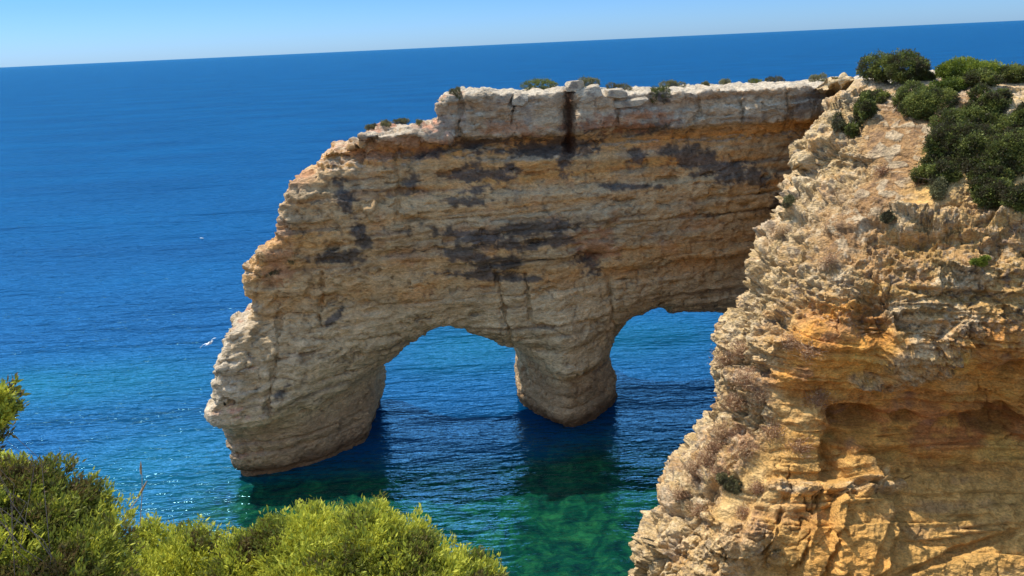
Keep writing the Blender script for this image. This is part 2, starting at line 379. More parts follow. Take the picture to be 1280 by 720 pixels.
def build_arch():
    h = 0.12
    poly = [on_wall(*p, 1.6) for p in OUT_L] + [on_wall(*p, 0.2) for p in OUT_T]
    poly += [(46, 21.5), (46, -3.0), (poly[0][0] + 0.5, -3.0)]
    ha = [on_wall(*p, 0.0) for p in HOLE_A]; ha = [(ha[0][0], -3.5)] + ha + [(ha[-1][0] + 0.4, -3.5)]
    hb = [on_wall(*p, 0.0) for p in HOLE_B]; hb = [(hb[0][0] + 0.3, -3.5)] + hb + [(hb[-1][0], -3.5)]
    xs = np.arange(-26, 42, h); zs = np.arange(-1.6, 24, h); vs = np.arange(-2.6, 9.5, h)
    X, Z = np.meshgrid(xs, zs, indexing='ij')
    P2 = np.stack([X.ravel(), np.zeros(X.size), Z.ravel()], 1)
    def n2(sx, sz, octs, seed, **k): return fbm(P2 * [1 / sx, 1, 1 / sz] + [0, 3.3, 0], octs, seed, **k).reshape(X.shape)
    dout = poly_sdf(X, Z, poly)
    da = poly_sdf(X, Z, ha); db = poly_sdf(X, Z, hb); dh = np.minimum(da, db)
    # blocky, ragged outlines
    rag = 0.28 * n2(1.3, 0.7, 4, 11) + 0.12 * n2(0.5, 0.3, 3, 12, ridged=True)
    dout = dout + rag * 0.7 + 0.42
    dhr = dh + 0.28 * n2(1.5, 1.1, 4, 13)
    # relief of the front face: + is recessed.  layers dip slightly
    zz = Z + 0.018 * X + 0.25 * n2(6, 9, 3, 15)
    def layer(pxl, pyl):
        x, z = on_wall(pxl, pyl); return z + 0.018 * x
    zc = layer(700, 172); ztop = layer(700, 106)
    g = np.zeros_like(X)
    g += -0.45 * sstep(zc + 0.05, zc + 0.35, zz)                              # cap stone stands proud
    g += 0.55 * np.exp(-((zz - (zc - 0.35)) / 0.5) ** 2)                       # soft band under it
    zl = layer(700, 235); g += -0.35 * sstep(zl + 0.5, zl - 0.3, zz)
    g += 0.25 * np.exp(-((zz - layer(700, 300)) / 0.25) ** 2) * (0.5 + 0.5 * n2(5, 9, 2, 18))
    zo = layer(700, 345); g += 0.5 * sstep(zo + 0.4, zo - 0.3, zz) * sstep(3, 6, X)    # big overhang above right arch
    g += -0.5 * sstep(11, 6, Z) * sstep(1.0, 5.0, dh)                          # pillars swell downwards
    zled = np.interp(X, [-19, -17, -12.4, -9, 0.5, 4, 7, 12], [4.6, 4.1, 4.2, 4.9, 4.7, 4.0, 3.9, 3.7]) + 0.15 * n2(2.5, 9, 2, 19)
    g += -0.30 * np.exp(-((Z - zled - 0.5) / 0.7) ** 2) + 0.95 * sstep(zled + 0.12, zled - 0.25, Z) * sstep(-0.3, 2.6, Z) + 0.5 * sstep(2.6, 0, Z)
    g += 0.55 * sstep(1.2, -0.6, Z)
    g += -0.9 * np.exp(-((X + 15.5) / 4.5) ** 2) * sstep(13, 3, Z)             # belly of the western pillar
    g += -1.0 * np.exp(-((X - 4.3) / 3.0) ** 2) * sstep(11, 3, Z)              # belly of the middle pillar
    g += 1.9 * np.exp(-np.clip(dh, 0, 9) / 1.1) * sstep(1, 6, Z)                 # funnel round the openings
    g += 1.2 * np.exp(-np.clip(db, 0, 9) / 2.2) * sstep(2, 8, Z)
    g += 0.70 * n2(9, 6, 4, 21) + 0.20 * n2(2.4, 1.3, 4, 22) 
    st = n2(14, 0.55, 3, 23); g += 0.16 * st + 0.10 * np.abs(n2(9, 0.3, 2, 24))
    # beds: each stands a little proud of or behind its neighbours, with a thin parting between
    r2 = np.random.default_rng(3); zb = -2.0; bp_ = 1.6 * n2(9, 60, 2, 26)
    while zb < 24:
        th = r2.uniform(0.4, 2.4); o_ = r2.uniform(-0.24, 0.24); zt = zb + th; ph = r2.uniform(0, 9)
        la = sstep(-0.35, 0.25, n2(7, 60, 2, int(100 + ph * 10)))
        zv = zz + 0.10 * bp_
        g += o_ * la * sstep(zb, zb + 0.09, zv) * sstep(zt, zt - 0.09, zv) + 0.22 * la * np.exp(-((zv - zb) / 0.07) ** 2)
        zb = zt
    # vertical joints
    def joint(pxs, w, dep, wob=0.25):
        (x0, z0), (x1, z1) = [on_wall(*p) for p in pxs]
        t = np.clip((Z - z0) / (z1 - z0), 0, 1); xc = x0 + (x1 - x0) * t + wob * n2(3, 0.9, 3, int(abs(x0 * 10)) + 40)
        msk = sstep(min(z0, z1) - 0.6, min(z0, z1), Z) * sstep(max(z0, z1) + 0.6, max(z0, z1), Z)
        return dep * np.exp(-((X - xc) / w) ** 2) * msk
    g += joint([(709, 112), (713, 190)], 0.34, 1.3, 0.12)
    for a in ([(352, 395), (348, 500)], [(495, 200), (497, 265)], [(403, 340), (402, 400)], [(770, 130), (771, 158)], [(925, 105), (926, 150)],
              [(982, 105), (984, 150)], [(872, 110), (873, 140)], [(575, 118), (577, 165)], [(620, 345), (648, 470)], [(760, 350), (775, 440)], [(655, 345), (662, 400)], [(640, 112), (641, 150)]):
        g += joint(a, 0.10, 0.42)
    # hollow above the right arch
    def pit(px, py, rx, rz, dep):
        x, z = on_wall(px, py); return dep * np.exp(-(((X - x) / rx) ** 2 + ((Z - z) / rz) ** 2) ** 1.5)
    g += pit(738, 322, 1.0, 0.7, 0.9) + pit(675, 186, 1.6, 0.5, 0.8) + pit(780, 165, 2.0, 0.35, 0.5) + pit(600, 178, 3.5, 0.25, 0.5) + pit(375, 500, 0.7, 0.5, 0.5) + pit(640, 345, 0.6, 0.3, 0.5)
    g += -pit(1000, 330, 6, 2.5, 0.6)
    for k in range(170):
        g += pit(rng.uniform(400, 1000), rng.uniform(200, 470), rng.uniform(0.12, 0.7), rng.uniform(0.07, 0.2), rng.uniform(0.15, 0.5))
    g += 2.9 * np.clip(np.abs(X - 4.3) / 3.7, 0, 1.15) ** 2.4 * sstep(7.5, 3.5, Z) * (np.abs(X - 4.3) < 7)
    g += 2.3 * np.clip((X + 15.0) / 6.0, 0, 1.1) ** 2.4 * sstep(7.5, 3.5, Z) * (X < -6)
    T = 5.4 + 2.2 * sstep(6.5, 3, Z) + 0.7 * sstep(12, 2, Z) + 0.6 * n2(7, 5, 3, 31) + np.clip(X - 23, 0, 40) * 1.8
    gb = T
    # assemble: smooth intersection of outline, front, back and openings
    D = np.empty((len(xs), len(vs), len(zs)), np.float32)
    kr = np.where(X < -9, 1.0, 0.4) * sstep(24, 20, Z) + 0.12
    kr = np.where(Z > 19.3, 0.15, kr); kh = 0.45
    for j, v in enumerate(vs):
        fr = g - v; bk = v - gb
        sl = np.maximum(fr, bk)
        def smax(a, b, k):
            hh = np.clip(0.5 + 0.5 * (a - b) / k, 0, 1); return a * hh + b * (1 - hh) + k * hh * (1 - hh)
        q = smax(sl, dout, kr); q = smax(q, -dhr, kh)
        D[:, j, :] = q
    V, Q = surface_nets(D, np.array([xs[0], vs[0], zs[0]]), h)
    del D
    V = smooth_mesh(V, Q, 1)
    vv = V[:, 1].copy()
    V[:, 1] += yfront(V[:, 0])
    N = vnormals(V, Q)
    # drop the hidden back part of the skirt under water is kept closed by the sea; fine relief
    d = 0.20 * fbm(V / 0.9, 4, 51, .6) + 0.08 * fbm(V / [0.25, 0.25, 0.14], 3, 52, ridged=True)
    crack = fbm(V / [1.6, 1.6, 0.9], 3, 53); d += -0.14 * np.exp(-(crack / 0.035) ** 2)
    bed = fbm(V / [7, 7, 0.36], 3, 54); d += -0.13 * sstep(0.25, 0.5, bed) + 0.05 * bed
    fa, fe = facets(V / [1.5, 1.5, 0.85] + 0.15 * fbm(V / 1.2, 2, 56)[:, None], 21, .7, .4)
    fb, fe2 = facets(V / [0.6, 0.6, 0.32], 23, .8, .5)
    sh_ = sstep(-7, -11, V[:, 0] - 0.9 * (V[:, 2] - 12)) * sstep(3, 6, V[:, 2])      # broken western shoulder and nose
    ledg = np.exp(-((V[:, 2] + 0.018 * V[:, 0] - (zc + .1)) / 0.9) ** 2)
    d += (0.05 + 0.20 * sh_ + 0.10 * ledg) * fa * 1.2 + (0.03 + 0.06 * sh_ + 0.06 * ledg) * fb
    V = V + N * d[:, None]; N = vnormals(V, Q)
    px, py = project(V)
    x, y, z = V.T
    zz = z + 0.018 * x + 0.25 * fbm(V / 7.0, 2, 15)
    # ---- colour of the stone
    n_big = fbm(V / 5.0, 4, 61); n_mid = fbm(V / 1.3, 4, 62); n_fine = fbm(V / 0.4, 4, 63, .65); strat = fbm(V / [12, 12, 0.7], 4, 64); n_st = fbm(V / [1.7, 1.7, 0.42], 4, 65, .6)
    bedc = fbm(V / [22, 22, 0.33], 2, 66)
    beige = np.array([0.58, 0.39, 0.19]); orange = np.array([0.63, 0.31, 0.085]); tan = np.array([0.58, 0.42, 0.20]); grey = np.array([0.46, 0.36, 0.22])
    pale = np.array([0.52, 0.43, 0.30]); rust = np.array([0.36, 0.14, 0.055]); black = np.array([0.045, 0.04, 0.038])
    C = np.tile(beige, (len(V), 1))
    C = mix(C, orange, sstep(-0.25, 0.5, strat + 0.5 * n_big) * sstep(9, 14, z))
    C = mix(C, grey, sstep(0.0, 0.5, n_big - strat * 0.5) * 0.6)
    C = mix(C, np.array([0.62, 0.47, 0.27]), sstep(12, 7, z) * 0.75)
    C = mix(C, orange * 1.05, np.exp(-((zz - (zc - 0.5)) / 0.55) ** 2) * 0.9)
    C = mix(C, orange, np.exp(-((zz - layer(700, 345)) / 0.8) ** 2) * 0.6 * sstep(-0.3, 0.4, n_mid))
    C = mix(C, rust, sstep(0.15, 0.55, n_mid + 0.3 * n_big) * 0.35 * sstep(8, 13, z))
    C = mix(C, black * 2.5, sstep(0.28, 0.55, bed) * 0.45)
    C = mix(C, black * 2.2, np.exp(-(crack / 0.03) ** 2) * 0.4)
    C = C * (1 + 0.16 * bedc)[:, None]
    sk = fbm(V / [0.5, 0.5, 3.0], 3, 67); C = mix(C, black * 3, sstep(.25, .5, sk) * sstep(0, .4, n_big) * .35 * (vv < 3))
    capm = sstep(zc + 0.0, zc + 0.4, zz)
    C = mix(C, np.array([.43, .36, .26]), capm * (0.6 + 0.3 * n_mid))
    C = mix(C, black * 2, capm * sstep(0.2, 0.5, n_mid) * 0.4)
    # crust on ledges and on the ragged western nose
    top = sstep(0.5, 0.85, N[:, 2] + 0.25 * n_fine)
    top = top * np.clip(capm + sstep(-14, -17, x) + (zz > zc - 1.2) * .6 + .12, 0, 1)
    C = mix(C, pale * 1.05, top * 0.9)
    C = mix(C, np.array([0.50, 0.21, 0.11]), top * sstep(0.05, 0.3, n_mid) * sstep(0, -4, x) * 0.75)
    nose = 0.8 * sstep(-16.2, -18.4, x + 1.2 * n_mid + 1.0 * n_big)
    C = mix(C, pale * 1.1, nose * sstep(-0.35, 0.15, n_fine + 0.3) * 0.9)
    C = mix(C, black * 3, nose * sstep(0.15, 0.45, n_mid * 0.6 + n_fine * 0.6) * 0.6)
    C = mix(C, np.array([0.14, 0.15, 0.04]), nose * sstep(0.2, 0.45, n_mid) * sstep(8, 10, z) * 0.7)
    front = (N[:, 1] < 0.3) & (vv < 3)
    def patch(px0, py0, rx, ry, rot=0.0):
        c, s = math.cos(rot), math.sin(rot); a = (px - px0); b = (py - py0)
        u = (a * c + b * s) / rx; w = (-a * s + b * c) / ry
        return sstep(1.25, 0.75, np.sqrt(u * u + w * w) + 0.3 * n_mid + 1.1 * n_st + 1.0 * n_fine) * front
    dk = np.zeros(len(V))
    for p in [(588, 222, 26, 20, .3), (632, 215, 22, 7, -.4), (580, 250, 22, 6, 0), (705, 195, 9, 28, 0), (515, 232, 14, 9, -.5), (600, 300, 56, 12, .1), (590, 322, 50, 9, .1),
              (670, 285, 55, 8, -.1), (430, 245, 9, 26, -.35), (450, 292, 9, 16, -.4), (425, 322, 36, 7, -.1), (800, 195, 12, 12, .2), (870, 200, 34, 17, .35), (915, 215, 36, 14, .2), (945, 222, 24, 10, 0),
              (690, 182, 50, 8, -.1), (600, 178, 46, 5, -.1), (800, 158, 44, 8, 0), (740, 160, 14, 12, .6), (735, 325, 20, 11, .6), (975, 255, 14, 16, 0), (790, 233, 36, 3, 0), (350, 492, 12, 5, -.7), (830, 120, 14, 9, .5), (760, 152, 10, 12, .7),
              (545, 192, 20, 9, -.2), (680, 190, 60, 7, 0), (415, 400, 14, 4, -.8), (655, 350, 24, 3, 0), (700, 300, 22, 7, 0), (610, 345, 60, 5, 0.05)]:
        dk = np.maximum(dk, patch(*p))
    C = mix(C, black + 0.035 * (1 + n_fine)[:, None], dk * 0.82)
    rp = np.zeros(len(V))
    for p in [(775, 152, 46, 12, -.1), (510, 180, 42, 9, 0), (470, 195, 30, 9, .1), (345, 330, 20, 22, 0), (375, 215, 16, 8, 0), (745, 310, 25, 18, 0), (640, 160, 30, 8, 0)]:
        rp = np.maximum(rp, patch(*p))
    C = mix(C, np.array([0.52, 0.25, 0.12]), rp * 0.65)
    cl = np.exp(-((px - 711) / 7) ** 2) * sstep(104, 112, py) * sstep(200, 185, py) * front
    C = mix(C, np.array([0.13, 0.05, 0.025]), cl * 0.85)
    # wet, weed-dark foot
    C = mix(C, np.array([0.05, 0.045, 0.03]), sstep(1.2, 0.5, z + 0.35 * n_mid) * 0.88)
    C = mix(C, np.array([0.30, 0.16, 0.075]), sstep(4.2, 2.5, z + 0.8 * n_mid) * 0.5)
    C = C * (1 + 0.28 * n_fine + 0.15 * n_mid)[:, None]
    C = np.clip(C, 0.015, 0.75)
    # split cap rock off as its own part
    fz = zz[Q].mean(1); capf = (fz > zc + 0.05)
    root = empty("natural_arch", (4, 47, 0))
    tag(root, "ochre sandstone sea arch with two openings and a pale flat cap", "rock arch")
    inv = np.array([4, 47, 0])
    def sub(name, fm):
        q = Q[fm]; u, invx = np.unique(q, return_inverse=True)
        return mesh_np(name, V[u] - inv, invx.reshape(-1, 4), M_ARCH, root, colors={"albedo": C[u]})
    o1 = sub("rock_wall", ~capf); o2 = sub("cap_rock", capf)
    for o, fm in ((o1, ~capf), (o2, capf)):
        u = np.unique(Q[fm]); o.data.normals_split_custom_set_from_vertices(N[u].tolist())
    return V, Q, px, py
ARCH_V, ARCH_Q, APX, APY = build_arch()
print("arch", len(ARCH_V), round(time.time() - T0, 1))

# ------------------------------------------------------------------ the near cliff
CL_ROWS = [  # silhouette pixel, py at the right edge, depths at fractions 0,.12,.3,.5,.75,1
    ((1066, 101), 100, (41, 40, 39, 38, 37, 36)),
    ((1032, 135), 135, (40, 38.7, 37, 35.8, 34.6, 33.6)),
    ((1000, 187), 180, (39, 37.2, 35, 33.5, 32.2, 31.2)),
    ((1010, 215), 215, (38, 36, 33.8, 32.2, 30.8, 29.9)),
    ((978, 258), 260, (37, 35, 32.4, 30.8, 29.6, 28.6)),
    ((938, 335), 335, (35, 33.0, 30.6, 29.3, 28.2, 27.4)),
    ((918, 385), 385, (34, 32.0, 29.8, 28.5, 27.6, 26.9)),
    ((905, 425), 432, (33.2, 31.2, 29.0, 28.0, 27.2, 26.6)),
    ((900, 465), 470, (32.4, 30.5, 28.9, 28.7, 28.2, 27.7)),
    ((893, 520), 530, (31.6, 29.8, 28.6, 28.9, 28.7, 28.2)),
    ((852, 590), 590, (30.5, 28.8, 27.7, 27.7, 27.6, 27.3)),
    ((812, 655), 650, (29.3, 27.5, 26.6, 26.3, 26.1, 25.9)),
    ((792, 715), 715, (28.2, 26.6, 25.6, 25.2, 24.9, 24.6)),
    ((778, 770), 770, (27.4, 26.0, 24.9, 24.3, 23.9, 23.5)),
]
CL_FR = (0, .12, .3, .5, .75, 1.0)
def build_cliff():
    rows = []
    for (sx, sy), ry, dep in CL_ROWS:
        pts = []
        for fr, Y in zip(CL_FR, dep):
            pts.append(at_depth(sx + fr * (1280 - sx), sy + fr * (ry - sy), Y))
        s = pts[0]; e = pts[-1]
        back = [s + np.array([14, 15, 0]), s + np.array([5.5, 7.5, 0.1]), s + np.array([1.3, 2.6, 0.1])]
        off = [e + np.array([5, -2.5, 0.0]), e + np.array([11, -9, 0.0]), e + np.array([16, -20, 0.0]), e + np.array([18, -34, 0.0])]
        if sy < 130:
            for q, dz in zip(back, (2.5, 1.2, .5)): q[2] -= dz
        rows.append(back + pts + off)
    rows = np.array(rows)
    top = rows[0]
    t1 = top + np.array([0, 3.0, -0.25]); t2 = top + np.array([3, 14, -1.6]); t3 = top + np.array([8, 40, -5])
    bot = rows[-1].copy(); b1 = bot + np.array([-0.8, -0.8, 0]); b1[:, 2] = bot[:, 2] * 0.45; b2 = b1 + np.array([-.3, -.5, 0]); b2[:, 2] = -1.5
    ctl = np.concatenate([[t3, t2, t1], rows, [b1, b2]])          # (R, C, 3)
    def catmull(A, t):
        n = len(A); i = np.clip(np.floor(t).astype(int), 0, n - 2); f = (t - i)[:, None, None]
        p0 = A[np.maximum(i - 1, 0)]; p1 = A[i]; p2 = A[i + 1]; p3 = A[np.minimum(i + 2, n - 1)]
        return 0.5 * ((2 * p1) + (p2 - p0) * f + (2 * p0 - 5 * p1 + 4 * p2 - p3) * f * f + (3 * p1 - p0 - 3 * p2 + p3) * f ** 3)
    nR, nC = ctl.shape[:2]
    def params(knots, dens):
        return np.concatenate([np.linspace(knots[i], knots[i + 1], dens[i], endpoint=False) for i in range(len(dens))] + [[knots[-1]]])
    tr = params([0, 1, 2, 3, 16, nR - 2, nR - 1], [10, 26, 40, 640, 30, 20])
    tcs = params([0, 1, 2, 3, 4, 5, 6, 7, 8, 9, 10, 12], [20, 60, 60, 75, 110, 130, 130, 130, 90, 50, 40])
    A = catmull(ctl, tr); A = catmull(A.transpose(1, 0, 2), tcs).transpose(1, 0, 2)
    nr, nc = A.shape[:2]; V = A.reshape(-1, 3); Q = grid_quads(nr, nc)
    N = vnormals(V, Q)
    if N[:, 1].mean() > 0: Q = Q[:, ::-1]; N = -N
    px, py = project(V)
    # region masks (in terms of the undisplaced face)
    nb = fbm(V / 3.2, 4, 71); nm = fbm(V / 1.1, 4, 72); nf = fbm(V / 0.35, 3, 73); strat = fbm(V / [9, 9, 0.7], 3, 74)
    def el(px0, py0, rx, ry, rot=0.0, k=0.5, edge=0.35):
        c, s = math.cos(rot), math.sin(rot); a = px - px0; b = py - py0
        u = (a * c + b * s) / rx; w = (-a * s + b * c) / ry
        return sstep(1 + edge, 1 - edge, np.sqrt(u * u + w * w) + k * nm + 0.25 * nf)
    def mx(*a):
        r = a[0]
        for q in a[1:]: r = np.maximum(r, q)
        return r
    silx = np.interp(py, [r[0][1] for r in CL_ROWS], [r[0][0] for r in CL_ROWS])
    ridge = sstep(95, 35, (px - silx) + 30 * nb + 18 * nm)                           # pale crest on the seaward edge
    soil = mx(el(1110, 190, 45, 95, 0.45, .35), el(1060, 260, 40, 70, .5, .35), el(1170, 120, 60, 30, 0, .3), el(1140, 150, 70, 40, .3, .3))
    recess = mx(el(1200, 535, 190, 75, 0.06, .4), el(1060, 430, 75, 48, .2, .5), el(1230, 440, 70, 40, 0, .5), el(1020, 470, 60, 40, 0, .5))
    smooth = mx(el(1150, 660, 230, 70, -.05, .3), el(1020, 610, 60, 40, 0, .3))
    rough = mx(el(1090, 330, 150, 75, .1, .4), el(1200, 370, 110, 70, 0, .4), el(960, 360, 40, 90, .3, .4), el(1230, 290, 80, 50, 0, .5))
    crust = mx(ridge * 0.8, el(1145, 455, 48, 26, -.25, .9, .3), el(1088, 478, 22, 10, 0, .8, .3), el(1040, 350, 36, 22, 0, .9), el(1200, 350, 30, 16, 0, .9), el(1130, 270, 60, 14, .1, .9), el(1170, 400, 60, 18, .2, .9), el(1220, 120, 70, 16, .1, .7, .3) , el(1260, 150, 40, 30, .1, .7, .3),
               el(1050, 280, 55, 12, -.2, .9), el(1000, 250, 22, 40, .3, .8), el(1080, 612, 38, 10, .0, .9), el(985, 610, 30, 10, 0, .9), el(905, 690, 60, 40, 0, .9) * .7)
    soil *= (1 - ridge); 
    # --- relief
    f1, f2, cid = worley(V / [2.6, 2.6, 1.5] + 0.5 * np.stack([nm, nb, nm * .6], 1), 5)
    g1, g2, cid2 = worley(V / [1.0, 1.0, 0.5] + 0.9 * np.stack([nm, nb, nf * .5], 1), 9)
    blocks = cid * 0.34 - 0.32 * np.exp(-((f2 - f1) / 0.07) ** 2)
    blocks2 = cid2 * 0.09 - 0.07 * np.exp(-((g2 - g1) / 0.09) ** 2)
    fa, fe = facets(V / [1.7, 1.7, 1.3] + 0.2 * nm[:, None], 31, .7, .45); fb, fe2 = facets(V / [.7, .7, .42], 33, .85, .5); fc, fe3 = facets(V / [3.6, 3.6, 2.4], 35, .7, .3)
    karst = fbm(V / 0.42, 4, 81, ridged=True); karst2 = fbm(V / 0.15, 3, 86, ridged=True); rid = fbm(V / 1.5, 4, 82, ridged=True)
    d = 0.60 * nb * (1 - 0.5 * soil) + blocks * (0.35 + 0.65 * ridge) * (1 - soil) * (1 - 0.75 * smooth) * (1 - .6 * recess) * 0.9
    rr = np.clip(ridge + rough + crust, 0, 1)
    d += blocks2 * rr * (1 - soil * 0.8) + (0.12 * karst + 0.06 * karst2) * (rr + .12) * (1 - .5 * soil) + (0.05 * karst + .07 * fb) * soil + 0.14 * rid * rr * (1 - .7 * soil) + 0.06 * nf + 0.10 * nm
    d += 0.30 * crust * (1 - ridge)
    d += (fa * .42 + fc * .60) * (rr * .9 + .25 * smooth + .1) * (1 - .85 * soil) + fb * .07 * (rr + .3) * (1 - .7 * soil)
    d *= 0.08 + 0.92 * sstep(101, 135, py)
    # diagonal gullies on the crest
    gul = fbm(np.stack([(px * 0.86 + py * 0.5) / 42, (py * 0.86 - px * 0.5) / 190, px * 0], 1), 3, 83); d += -0.38 * np.exp(-(gul / 0.10) ** 2) * (ridge * 0.9 + rough * 0.3) * (1 - soil)
    ledge = sstep(0.18, 0.42, strat); d += -0.28 * ledge * (1 - soil) * (0.35 + 0.65 * rr)
    bedl = fbm(V / [11, 11, 0.45], 3, 89); d += (0.22 * sstep(-.03, .03, bedl) - 0.10 * np.exp(-(bedl / .05) ** 2) + .08 * karst) * np.maximum(smooth, recess * .8)
    # fractures and pockets in the smooth lower rock
    fr = fbm(V / [4.5, 4.5, 3.2], 5, 84, .6); frc = np.exp(-(fr / 0.012) ** 2) * sstep(-.1, .2, nb); d += -0.18 * frc * np.maximum(smooth, recess * .6)
    def pit(px0, py0, rx, ry, dep, rot=0, e0=1.3, e1=.5):
        c, s = math.cos(rot), math.sin(rot); a = px - px0; b = py - py0
        u = (a * c + b * s) / rx; w = (-a * s + b * c) / ry
        return dep * sstep(e0, e1, np.sqrt(u * u + w * w) + 0.45 * nm)
    pits = pit(1238, 522, 42, 18, 1.0) + pit(1130, 520, 16, 9, .6) + pit(1065, 520, 40, 13, .8, .1) + pit(1095, 410, 22, 34, .7, -.3) + pit(1170, 300, 60, 9, .45) + pit(1265, 455, 20, 10, .4)  + pit(1100, 680, 10, 40, .3, .5) + pit(930, 300, 7, 30, .5, .3) + pit(1040, 565, 14, 40, 0.7, .15) + pit(1200, 690, 90, 6, .4, -.35) + pit(1150, 575, 90, 10, .35, .1) + pit(1010, 492, 40, 22, 0.5)
    d -= pits
    d += pit(1070, 583, 34, 17, 0.8, .75, 1.2, .8) + pit(1075, 668, 42, 62, 0.85, .25, 1.1, .85) + pit(988, 660, 22, 58, .55, .25, 1.1, .85) + pit(1022, 662, 16, 60, .5, .25, 1.1, .85) + pit(955, 650, 20, 50, .4, .3, 1.1, .8) + pit(1005, 205, 14, 12, .5) + pit(985, 380, 14, 22, .5) + pit(960, 440, 25, 20, .4)
    V0 = V.copy(); V = V + N * d[:, None]
    N = vnormals(V, Q)
    # --- colour
    ochre = np.array([0.60, 0.355, 0.115]); orange = np.array([0.76, 0.34, 0.065]); deep = np.array([0.30, 0.095, 0.03]); yel = np.array([0.62, 0.43, 0.19])
    brown = np.array([0.38, 0.215, 0.095]); soilc = np.array([0.37, 0.205, 0.085]); pale = np.array([0.62, 0.47, 0.27]); greyc = np.array([0.37, 0.31, 0.24]); pink = np.array([0.44, 0.24, 0.13])
    C = np.tile(ochre, (len(V), 1))
    C = mix(C, yel, sstep(0, .5, nb + .3 * nm) * .7)
    C = mix(C, brown, rough * sstep(-.4, .3, nm + nf * .5) * .75)
    C = mix(C, orange, recess * .9); C = mix(C, deep, recess * sstep(.1, .5, nm + .5 * strat) * .4)
    C = mix(C, np.array([0.66, 0.37, 0.105]), smooth * .88); C = mix(C, orange, smooth * sstep(.0, .4, nb) * .5)
    C = mix(C, np.array([.22, .15, .12]), smooth * sstep(.2, .5, strat + nm * .4) * .35)
    C = mix(C, yel * .95, ridge * .6); C = mix(C, orange, ridge * sstep(-.1, .4, nm + nb) * .55)
    cr2 = np.clip(np.maximum(crust, ridge * sstep(-.1, .25, karst * .6 + nm * .6)), 0, 1)
    C = mix(C, pale, cr2 * (0.25 + .5 * sstep(-.3, .3, nf)))
    C = mix(C, greyc * .8, cr2 * sstep(.05, .4, nm - .4 * karst) * .5)
    C = mix(C, soilc, soil * .92); C = mix(C, brown * .6, soil * sstep(.0, .4, nm + .6 * nf) * .6); C = mix(C, np.array([.52, .40, .24]), soil * sstep(.22, .32, fb) * .7)
    C = mix(C, np.array([.50, .16, .05]), el(1170, 535, 170, 42, .05, .8) * recess * sstep(-.3, .3, nm + bedl) * .6)
    C = mix(C, pink, el(925, 520, 42, 80, .3, .6) * sstep(0, .3, nm) * .7); C = mix(C, pink, el(905, 620, 50, 50, .3, .6) * sstep(0, .3, -nm) * .6)
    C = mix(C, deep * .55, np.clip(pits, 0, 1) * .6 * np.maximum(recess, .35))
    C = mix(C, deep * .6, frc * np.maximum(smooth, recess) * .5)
    C = mix(C, np.array([.10, .07, .05]), rr * np.exp(-((g2 - g1) / 0.07) ** 2) * sstep(0, .4, nb) * .5 * (1 - soil))
    bl = fbm(V / [2.5, 2.5, 1.2], 4, 87, .6); C = mix(C, np.array([.27, .15, .10]), sstep(.2, .45, bl) * np.maximum(recess, smooth * .5) * .45); C = mix(C, np.array([.74, .47, .12]), sstep(.1, .5, -bl) * recess * .5)
    lich = fbm(V / .3, 4, 88, .65); C = mix(C, np.array([.17, .14, .11]), sstep(.12, .4, lich) * (rr * .6 + .1) * (1 - soil)); C = mix(C, np.array([.64, .52, .34]), sstep(.15, .45, -lich) * rr * .5)
    C = mix(C, np.array([.16, .10, .06]), sstep(.05, .35, lich) * soil * .6); C = mix(C, np.array([.55, .42, .24]), sstep(.1, .4, -lich) * sstep(-.1, .3, nm) * soil * .6)
    topn = sstep(.75, .95, N[:, 2]) * (py < 140); C = mix(C, np.array([.58, .42, .26]), topn * .6)
    C = mix(C, np.array([.08, .06, .04]), sstep(1.2, .2, V[:, 2]) * .8)
    C = np.clip(C * (1 + .25 * nf + .12 * nm)[:, None], .015, .78)
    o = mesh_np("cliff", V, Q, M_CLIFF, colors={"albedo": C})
    tag(o, "orange and pale eroded sandstone cliff rising on the right of the cove", None, None, "structure")
    return V, N, px, py, nr, nc
CLV, CLN, CPX, CPY, _, _ = build_cliff()
print("cliff", len(CLV), round(time.time() - T0, 1))
_cpx, _cpy = project(CLV); _face = ((CLN * (cC - CLV)).sum(1) > 0)
def on_cliff(px, py):
    """the cliff point (nearest to the camera) that shows at a photo pixel"""
    d = (_cpx - px) ** 2 + (_cpy - py) ** 2
    k = np.where((d < max(9, d[_face].min() * 1.5)) & _face)[0]
    j = k[np.argmin(CLV[k, 1])]; return CLV[j], CLN[j]
_ax, _ay = project(ARCH_V)
def on_arch(px, py):
    d = (_ax - px) ** 2 + (_ay - py) ** 2
    k = np.where(d < max(9, d.min() * 1.5))[0]; j = k[np.argmin(ARCH_V[k, 1])]; return ARCH_V[j]

